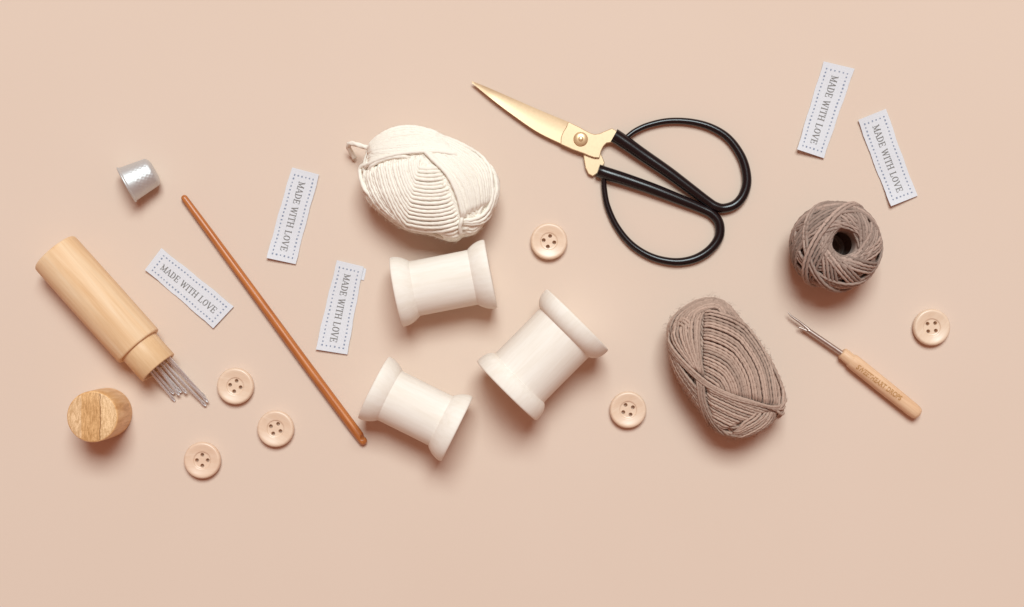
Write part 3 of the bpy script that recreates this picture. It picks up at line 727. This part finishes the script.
# ------------------------------------------------------------------ yarn skeins
class Skein:
    def __init__(s, outline, centre, org, scale, zc, hz, expo=1.0):
        s.c = np.array(centre, float); s.org = np.array(org, float); s.sc = scale
        oc = catmull([(*q, 0) for q in outline], 4, True)[:, :2]
        oc = s.org + oc / scale
        d = oc - s.c; th = np.arctan2(d[:, 1], d[:, 0]); r = np.hypot(d[:, 0], d[:, 1])
        i = np.argsort(th); th, r = th[i], r[i]
        s.th = np.r_[th - 2 * PI, th, th + 2 * PI]; s.r = np.r_[r, r, r]
        s.zc, s.hz = zc, hz
    def R(s, th): return np.interp(th, s.th, s.r)
    def px(s, q): return s.org + np.asarray(q, float) / s.sc
    def polar(s, rho, th, off):
        """rho 0..2 (1 = silhouette)"""
        rho = np.clip(rho, 0, 1.9)
        phi = np.where(rho <= 1, np.arcsin(np.minimum(rho, 1)), PI / 2 + (rho - 1) * PI / 2)
        sr = np.sin(phi); R = s.R(th) - 1.6 + off
        cz = np.cos(phi); cz = np.sign(cz) * np.abs(cz) ** 0.85
        z = s.zc + (s.hz + off) * cz
        z = np.maximum(z, 2.0)
        x = s.c[0] + np.cos(th) * R * sr; y = s.c[1] + np.sin(th) * R * sr
        k = 1 - z / H
        return np.stack([(x - CX) * k, (CY - y) * k, z], -1)
    def lift(s, q, off):
        d = q - s.c; th = np.arctan2(d[:, 1], d[:, 0]); rho = np.hypot(d[:, 0], d[:, 1]) / s.R(th)
        return s.polar(rho, th, off)
    def strand(s, mb, q, off, r, plies, depth, pitch, tuck=True):
        """q: Nx2 photo-plan points"""
        q = resample(q, 1.6)
        p = s.lift(q, 0)
        n = len(q); o = np.full(n, off, float)
        if tuck:
            k = min(5, n // 3)
            o[:k] -= np.linspace(3.0, 0, k); o[-k:] -= np.linspace(0, 3.0, k)
        w = 0.35 * np.sin(np.arange(n) * 0.09 + random.uniform(0, 6)) * random.uniform(0.3, 1)
        p = s.lift(q, o + w)
        tube(mb, p, r * random.uniform(0.93, 1.06), 9, plies=plies, depth=depth, pitch=pitch, phase0=random.uniform(0, 6))
    def fan(s, mb, g1, g2, n, off, r, plies=3, depth=0.14, pitch=9, jit=0.22, tuck=True, ease=None, corner=None):
        a = resample(catmull([(*s.px(q), 0) for q in g1], 2)[:, :2], 1, 60)
        b = resample(catmull([(*s.px(q), 0) for q in g2], 2)[:, :2], 1, 60)
        if corner:
            def two(g):
                f = lambda h: resample(catmull([(*s.px(q), 0) for q in h], 2)[:, :2], 1, 32)
                q = np.vstack([f(g[:corner + 1])[:-1], f(g[corner:])])
                for _ in range(2): q[1:-1] = (q[:-2] + 2 * q[1:-1] + q[2:]) / 4
                return resample(q, 1, 63)[:] if False else q
            a, b = two(g1), two(g2)
        for i in range(n):
            t = i / max(1, n - 1)
            if ease: t = ease(t)
            t += random.uniform(-jit, jit) / max(1, n) * 0.7
            q = a * (1 - t) + b * t
            ph, am = random.uniform(0, 6), random.uniform(0, 0.45)
            u = np.linspace(0, 1, len(a))[:, None]
            q = q + am * np.sin(u * random.uniform(4, 9) + ph)
            s.strand(mb, q, off + random.uniform(-0.35, 0.35), r, plies, depth, pitch, tuck)
    def rings(s, mb, rhos, off, r, ang=(0, 2 * PI), **kw):
        for rho in rhos:
            th = np.linspace(ang[0], ang[1], 160)
            rr = rho + 0.02 * np.sin(th * 2 + random.uniform(0, 6)) + 0.012 * np.sin(th * 5 + random.uniform(0, 6))
            p = s.polar(rr, th, off + random.uniform(-0.4, 0.4))
            p = resample(p, 1.6)
            tube(mb, p, r * random.uniform(0.94, 1.05), 9, plies=kw.get('plies', 3), depth=kw.get('depth', 0.14), pitch=kw.get('pitch', 9), phase0=random.uniform(0, 6))
    def core(s, mb, off):
        nr, nth = 40, 120; V = []; F = []
        th = np.linspace(-PI, PI, nth, endpoint=False)
        for i in range(nr + 1): V.append(s.polar(np.full(nth, 1.9 * i / nr), th, off))
        V = np.vstack(V)
        for i in range(nr):
            for j in range(nth):
                k = (j + 1) % nth; F.append((i * nth + j, i * nth + k, (i + 1) * nth + k, (i + 1) * nth + j)[::-1])
        mb.add(V, F)
    def fuzz(s, mb, n, r=0.16, L=(4, 10)):
        for _ in range(n):
            th = random.uniform(-PI, PI); rho = math.sqrt(random.random()) * 1.12
            p0 = s.polar(np.array([rho]), np.array([th]), 1.5)[0]
            p1 = s.polar(np.array([rho]), np.array([th]), 4.5)[0]
            nrm = (p1 - p0); nrm /= np.linalg.norm(nrm) + 1e-9
            t = np.array([random.gauss(0, 1) for _ in range(3)]); t -= nrm * (t @ nrm); t /= np.linalg.norm(t)
            l = random.uniform(*L); t2 = np.cross(nrm, t)
            pts = [p0, p0 + t * l * .35 + nrm * l * random.uniform(.1, .3), p0 + t * l * .7 + t2 * l * random.uniform(-.25, .25) + nrm * l * random.uniform(.0, .35)]
            if min(q[2] for q in pts) < 0.4: continue
            tube(mb, pts, [r, r, r * .5], 3)

def skein_root(sk, name, label, cat, group=None):
    b = P(*sk.c, sk.zc); b[2] = 0
    o = empty(name, b); tag(o, label, cat, group); return o, b

# --- grey-brown skein
outl = [(57, 180), (62, 140), (95, 98), (150, 60), (200, 44), (250, 47), (292, 72), (330, 122), (382, 180), (430, 250), (462, 310), (490, 370), (499, 425), (488, 488), (455, 505), (420, 538), (370, 563), (310, 574), (262, 555), (220, 520), (180, 470), (130, 400), (90, 330), (66, 250)]
g = Skein(outl, (727, 371), (650, 285), 3.68, 33, 33)
mb = MB(); RG = 1.38
g.core(mb, -5.5)
g.rings(mb, np.arange(0.86, 1.75, 0.07), -0.6, RG)
kw = dict(r=RG, depth=0.2, pitch=6.5)
# underlying cross windings that show through the gaps
g.fan(mb, [(80, 330), (300, 60)], [(300, 600), (520, 330)], 24, -3.8, **kw)
g.fan(mb, [(60, 150), (330, 620)], [(240, 20), (520, 470)], 22, -3.2, **kw)
# crown loops at the upper left end
g.fan(mb, [(62, 175), (95, 108), (175, 60), (250, 55), (310, 112)], [(150, 150), (165, 105), (205, 82), (245, 82), (268, 102)], 7, 0.4, **kw)
g.fan(mb, [(235, 48), (262, 70), (280, 92), (300, 118)], [(285, 66), (310, 100), (345, 140), (372, 172)], 5, 0.9, **kw)
g.fan(mb, [(105, 112), (140, 118), (165, 150)], [(88, 140), (118, 150), (150, 190)], 4, 1.0, **kw)
# left end: steep strands
g.fan(mb, [(196, 92), (182, 150), (180, 230), (196, 345)], [(72, 165), (80, 205), (105, 245), (168, 318)], 11, 1.2, **kw)
# big nested L field on the shoulder
g.fan(mb, [(196, 92), (250, 104), (305, 124), (356, 156), (412, 236), (450, 325), (470, 455)], [(192, 336), (212, 346), (232, 358), (250, 372), (256, 383), (261, 392), (266, 404)], 22, 1.7, corner=3, **kw)
g.fan(mb, [(420, 240), (462, 315), (490, 390), (486, 470)], [(455, 300), (484, 370), (497, 425), (478, 492)], 4, 0.8, **kw)
# lower left flank, running along the silhouette
g.fan(mb, [(60, 205), (100, 290), (150, 360), (205, 420)], [(62, 250), (96, 345), (150, 432), (215, 520)], 8, 0.6, **kw)
g.fan(mb, [(196, 352), (200, 430), (235, 505), (300, 570)], [(172, 335), (182, 430), (215, 515), (262, 560)], 4, 1.5, **kw)
# below the crossing band
g.fan(mb, [(200, 372), (270, 405), (350, 440), (448, 470)], [(215, 500), (240, 515), (262, 528), (285, 540)], 12, 1.0, **kw)
g.fan(mb, [(462, 470), (425, 500), (380, 530), (300, 560)], [(402, 462), (375, 490), (345, 510), (318, 545)], 5, 1.6, **kw)
g.fan(mb, [(468, 478), (440, 512), (400, 540), (330, 568)], [(440, 470), (400, 520), (340, 552), (290, 560)], 4, 2.0, **kw)
groot, gb = skein_root(g, 'yarn_skein', 'oval skein of taupe brown yarn lying between two buttons', 'yarn skein', 'oval yarn skeins')
g.fuzz(mb, 900, 0.10)
mb.build('wound_yarn', M['grey_yarn'], groot, loc=gb, world=True)
mb = MB()
g.fan(mb, [(60, 190), (92, 245), (150, 308), (215, 362), (290, 402), (370, 428), (440, 448), (492, 446)], [(56, 215), (88, 262), (144, 322), (208, 374), (286, 414), (368, 437), (438, 454), (484, 472)], 4, 2.4, RG * 0.95, depth=0.15, pitch=6.5)
g.fan(mb, [(470, 455), (488, 440), (497, 420)], [(462, 462), (480, 478), (492, 470)], 3, 2.6, RG, depth=0.15, pitch=6.5)
mb.build('crossing_strands', M['grey_yarn'], groot, loc=gb, world=True)

# --- cream skein
outl = [(94, 245), (103, 200), (130, 130), (180, 72), (250, 34), (330, 32), (420, 44), (500, 80), (600, 130), (680, 192), (722, 250), (735, 320), (725, 385), (700, 435), (668, 500), (630, 540), (580, 552), (545, 573), (500, 570), (420, 545), (330, 530), (250, 492), (170, 430), (112, 372), (98, 300)]
w = Skein(outl, (428, 184), (340, 120), 4.67, 35, 35)
mb = MB(); RW = 1.9
w.core(mb, -3.4)
kw = dict(r=RW, depth=0.10, pitch=8, plies=3)
w.rings(mb, np.arange(0.88, 1.75, 0.065), -0.6, RW, depth=0.1)
w.fan(mb, [(100, 120), (560, 640)], [(330, -20), (780, 420)], 34, -1.8, **kw)
# left flank
w.fan(mb, [(104, 235), (118, 320), (180, 420), (300, 505)], [(185, 208), (205, 300), (250, 400), (320, 500)], 9, 0.5, **kw)
# nested chevrons
w.fan(mb, [(172, 205), (200, 320), (250, 430), (305, 508), (390, 522), (480, 520), (572, 496)], [(372, 172), (366, 190), (362, 206), (362, 222), (395, 228), (430, 228), (470, 222)], 17, 1.1, corner=3, **kw)
# big smooth right shoulder
w.fan(mb, [(405, 150), (480, 235), (548, 340), (582, 455)], [(380, 48), (560, 112), (690, 215), (712, 400)], 16, 1.3, **kw)
w.fan(mb, [(690, 200), (720, 260), (728, 340), (700, 420)], [(705, 230), (735, 300), (728, 385), (668, 492)], 4, 1.8, **kw)
w.fan(mb, [(712, 300), (700, 390), (655, 450), (575, 475)], [(728, 340), (708, 420), (660, 478), (580, 492)], 3, 2.6, **kw)
w.fan(mb, [(590, 480), (640, 490), (690, 440)], [(575, 545), (620, 535), (665, 500)], 5, 0.6, **kw)
# upper left shoulder
w.fan(mb, [(125, 160), (220, 158), (330, 156), (450, 150), (560, 172)], [(120, 140), (170, 85), (250, 46), (350, 40), (470, 70)], 14, 1.8, **kw)
w.fan(mb, [(118, 230), (170, 200), (240, 178), (320, 168)], [(112, 170), (150, 164), (200, 160), (260, 160)], 6, 1.2, **kw)
wroot, wb = skein_root(w, 'yarn_skein', 'oval skein of cream yarn with a short loose end, above the spools', 'yarn skein', 'oval yarn skeins')
w.fuzz(mb, 1500, 0.09, (3, 7))
mb.build('wound_yarn', M['white_yarn'], wroot, loc=wb, world=True)
mb = MB()
w.fan(mb, [(385, 140), (425, 185), (500, 262), (545, 355), (572, 460)], [(400, 140), (440, 185), (512, 262), (558, 355), (584, 460)], 2, 3.0, **kw)
w.fan(mb, [(110, 222), (170, 192), (240, 170), (330, 158), (450, 156), (556, 170)], [(111, 224), (171, 194), (241, 172), (331, 160), (451, 158), (557, 172)], 1, 3.2, **kw)
w.fan(mb, [(124, 205), (100, 228), (104, 280), (132, 355)], [(125, 206), (101, 229), (105, 281), (133, 356)], 1, 2.8, **kw)
w.fan(mb, [(572, 455), (556, 500), (566, 550)], [(573, 456), (557, 501), (567, 551)], 1, 2.6, **kw)
mb.build('crossing_strands', M['white_yarn'], wroot, loc=wb, world=True)
mb = MB()
zz = [40, 38, 33, 28, 23, 18, 13, 8, 4]
tl = [(262, 160), (190, 150), (130, 134), (80, 119), (52, 113), (38, 120), (42, 140), (54, 160), (64, 182)]
tp = catmull(np.array([P(*w.px(q), z + (14 if i < 2 else 0)) for i, (q, z) in enumerate(zip(tl, zz))]), 1.3)
tube(mb, tp, np.linspace(2.1, 2.5, len(tp)), 10, plies=3, depth=0.14, pitch=9)
e = tp[-1]; d = tp[-1] - tp[-4]; d /= np.linalg.norm(d)
for k in range(9):
    v = d + np.array([random.gauss(0, .16), random.gauss(0, .16), random.gauss(0, .1)])
    s0 = e + np.array([random.uniform(-1.6, 1.6), random.uniform(-1.2, 1.2), random.uniform(-1, 1)]) - d * 2
    e1 = s0 + v * random.uniform(3, 5.5); e1[2] = max(.4, e1[2])
    tube(mb, [s0, e1], [0.5, 0.3], 5)
mb.build('loose_end', M['white_yarn'], wroot, loc=wb, world=True)

# ------------------------------------------------------------------ twine ball
RB = 40.6
cb = P(836.0, 246.4, RB); base = np.array([cb[0], cb[1], 0])
HR = 11.3
def ball_pt(phi, th, off):
    """funnel-shaped ball: polar angle phi measured from the hole axis"""
    f0 = math.radians(36)
    out = []
    for p, t, o in zip(phi, th, off):
        pp = p if p <= PI / 2 else PI - p; sgn = 1 if p <= PI / 2 else -1
        Rr = RB + o
        if pp >= f0: x = Rr * math.sin(pp); z = Rr * math.cos(pp) * 0.97
        else:
            # round the shoulder and drop into the channel
            u = (f0 - pp) / f0
            x0 = Rr * math.sin(f0); z0 = Rr * math.cos(f0) * 0.97
            aa = u * 2.2
            rc = (x0 - HR) * 0.92
            x = x0 - rc * math.sin(min(aa, PI / 2)) - (0.6 * (aa - PI / 2) * 0 if aa > PI / 2 else 0)
            z = z0 + 2.6 * math.sin(aa * 1.0) - rc * (1 - math.cos(aa)) * 0.9
            if aa > PI / 2: x = x0 - rc; z -= (aa - PI / 2) * 12
        out.append((x * math.cos(t), x * math.sin(t), sgn * z))
    return np.array(out)
mb = MB()
# inner body
prof_phi = np.linspace(0.02, PI - 0.02, 70); V = []; F = []; nth = 72
for p in prof_phi:
    for j in range(nth): V.append((p, 2 * PI * j / nth))
V = ball_pt([v[0] for v in V], [v[1] for v in V], [-7.5] * len(V))
V[:, 2] += RB * 0.97
for i in range(69):
    for j in range(nth):
        k = (j + 1) % nth; F.append((i * nth + j, (i + 1) * nth + j, (i + 1) * nth + k, i * nth + k))
V = V + cb * np.array([1, 1, 0])
mb.add(V, F, 1)
def loop(alpha, az, off, r, swirl=1.6, wob=0.6, d=0.0, full=True, t0=0, t1=2 * PI):
    """great circle whose nearest approach to the axis is alpha (rad), at azimuth az"""
    n_ = 230; t = np.linspace(t0, t1, n_)
    # nearest point direction e1, second direction e2
    e1 = np.array([math.sin(alpha) * math.cos(az), math.sin(alpha) * math.sin(az), math.cos(alpha)])
    e2 = np.array([-math.sin(az), math.cos(az), 0])
    p = math.cos(d) * (np.cos(t)[:, None] * e1 + np.sin(t)[:, None] * e2) + math.sin(d) * np.cross(e1, e2)
    ph = np.arccos(np.clip(p[:, 2], -1, 1)); th = np.arctan2(p[:, 1], p[:, 0])
    o = off + swirl * np.sin(t) + wob * np.sin(t * 3 + az * 7)
    q = ball_pt(ph, th, o); q[:, 2] += RB * 0.97; q += cb * np.array([1, 1, 0])
    q[:, 2] = np.maximum(q[:, 2], r)
    q = resample(q, 1.6)
    tube(mb, q, r, 9, plies=2, depth=0.14, pitch=8, phase0=random.uniform(0, 6))
RT = 1.45
for i in range(30):
    loop(math.radians(random.uniform(16, 34)), 2 * PI * i / 30 + random.uniform(-.03, .03), -4.0, RT, 0.6, 0.3)
nb = 10
for b_ in range(nb):
    az0 = 2 * PI * b_ / nb + random.uniform(-.10, .10); al = math.radians(random.uniform(19, 25))
    for k in range(4):
        loop(al, az0 + random.uniform(-.01, .01), -0.2 + random.uniform(-.2, .2), RT * random.uniform(.95, 1.08), 1.9, 0.4, d=-k * 3.35 / RB + 0.03)
# outermost bundles, wound away from the hole
for al, az0, nk, of in ((40, 1.95, 4, 2.8), (52, 1.2, 4, 2.2), (62, 4.3, 3, 2.0), (68, 5.3, 3, 2.0), (34, 2.45, 2, 4.2), (56, 3.3, 2, 3.0)):
    for k in range(nk):
        loop(math.radians(al), az0 + random.uniform(-.01, .01), of + random.uniform(-.2, .2), RT * random.uniform(1.0, 1.12), 0.5, 0.5, d=-k * 3.5 / RB)
for _ in range(200):
    d = np.array([random.gauss(0, 1), random.gauss(0, 1), abs(random.gauss(0, 1))]); d /= np.linalg.norm(d)
    if d[2] > 0.9: continue
    p0 = d * (RB + 1) + np.array([cb[0], cb[1], RB * .97]); t = np.cross(d, [random.gauss(0, 1), random.gauss(0, 1), random.gauss(0, 1)]); t /= np.linalg.norm(t)
    l = random.uniform(3, 8)
    tube(mb, [p0, p0 + t * l * .5 + d * random.uniform(.5, 2.4), p0 + t * l + d * random.uniform(.5, 2.8)], [0.13, 0.13, .07], 3)
mb.add([(cb[0] + 16 * math.cos(2 * PI * i / 24), cb[1] + 16 * math.sin(2 * PI * i / 24), 14) for i in range(24)] + [(cb[0], cb[1], 9)], [(i, (i + 1) % 24, 24) for i in range(24)], 1)
_ax = Vector((-3.0, 4.6, 0)).normalized(); _R = np.array(Matrix.Rotation(math.radians(7), 3, _ax)); _c = np.array([cb[0], cb[1], RB * 0.97])
mb.v = [(q - _c) @ _R.T + _c for q in mb.v]
for q in mb.v: q[:, 2] = np.maximum(q[:, 2], 0.3)
ball = mb.build('twine_ball', [M['twine'], M['twine']], loc=base, world=True)
tag(ball, 'round ball of grey brown twine with a dark hole in its centre', 'twine ball')

# ------------------------------------------------------------------ camera, light, world
cam = bpy.data.cameras.new('camera'); co = bpy.data.objects.new('camera', cam); COL.objects.link(co)
co.location = (0, 0, H * K); co.rotation_euler = (0, 0, 0)
cam.sensor_width = 36; cam.lens = 36 * H / 1024; cam.clip_start = 0.01; cam.clip_end = 50
S.camera = co

la = bpy.data.lights.new('softbox', 'AREA'); la.shape = 'RECTANGLE'; la.size = 1.7; la.size_y = 1.5
la.energy = 154.0; la.color = (0.83, 0.975, 1.0)
lo_ = bpy.data.objects.new('softbox', la); COL.objects.link(lo_)
lp_ = Vector((450 * K, 3500 * K, 6700 * K)); lo_.location = lp_
lo_.rotation_euler = (Vector((30 * K, -30 * K, 0)) - lp_).to_track_quat('-Z', 'Y').to_euler()

wd = bpy.data.worlds.new('World'); S.world = wd; wd.use_nodes = True
bg = wd.node_tree.nodes['Background']; bg.inputs['Color'].default_value = (1.0, 0.455, 0.315, 1); bg.inputs['Strength'].default_value = 0.33

S.render.engine = 'CYCLES'
S.view_settings.view_transform = 'Standard'; S.view_settings.look = 'None'
S.view_settings.exposure = 0.0; S.view_settings.gamma = 1.0
S.render.resolution_x = 1024; S.render.resolution_y = 607
S.cycles.max_bounces = 8
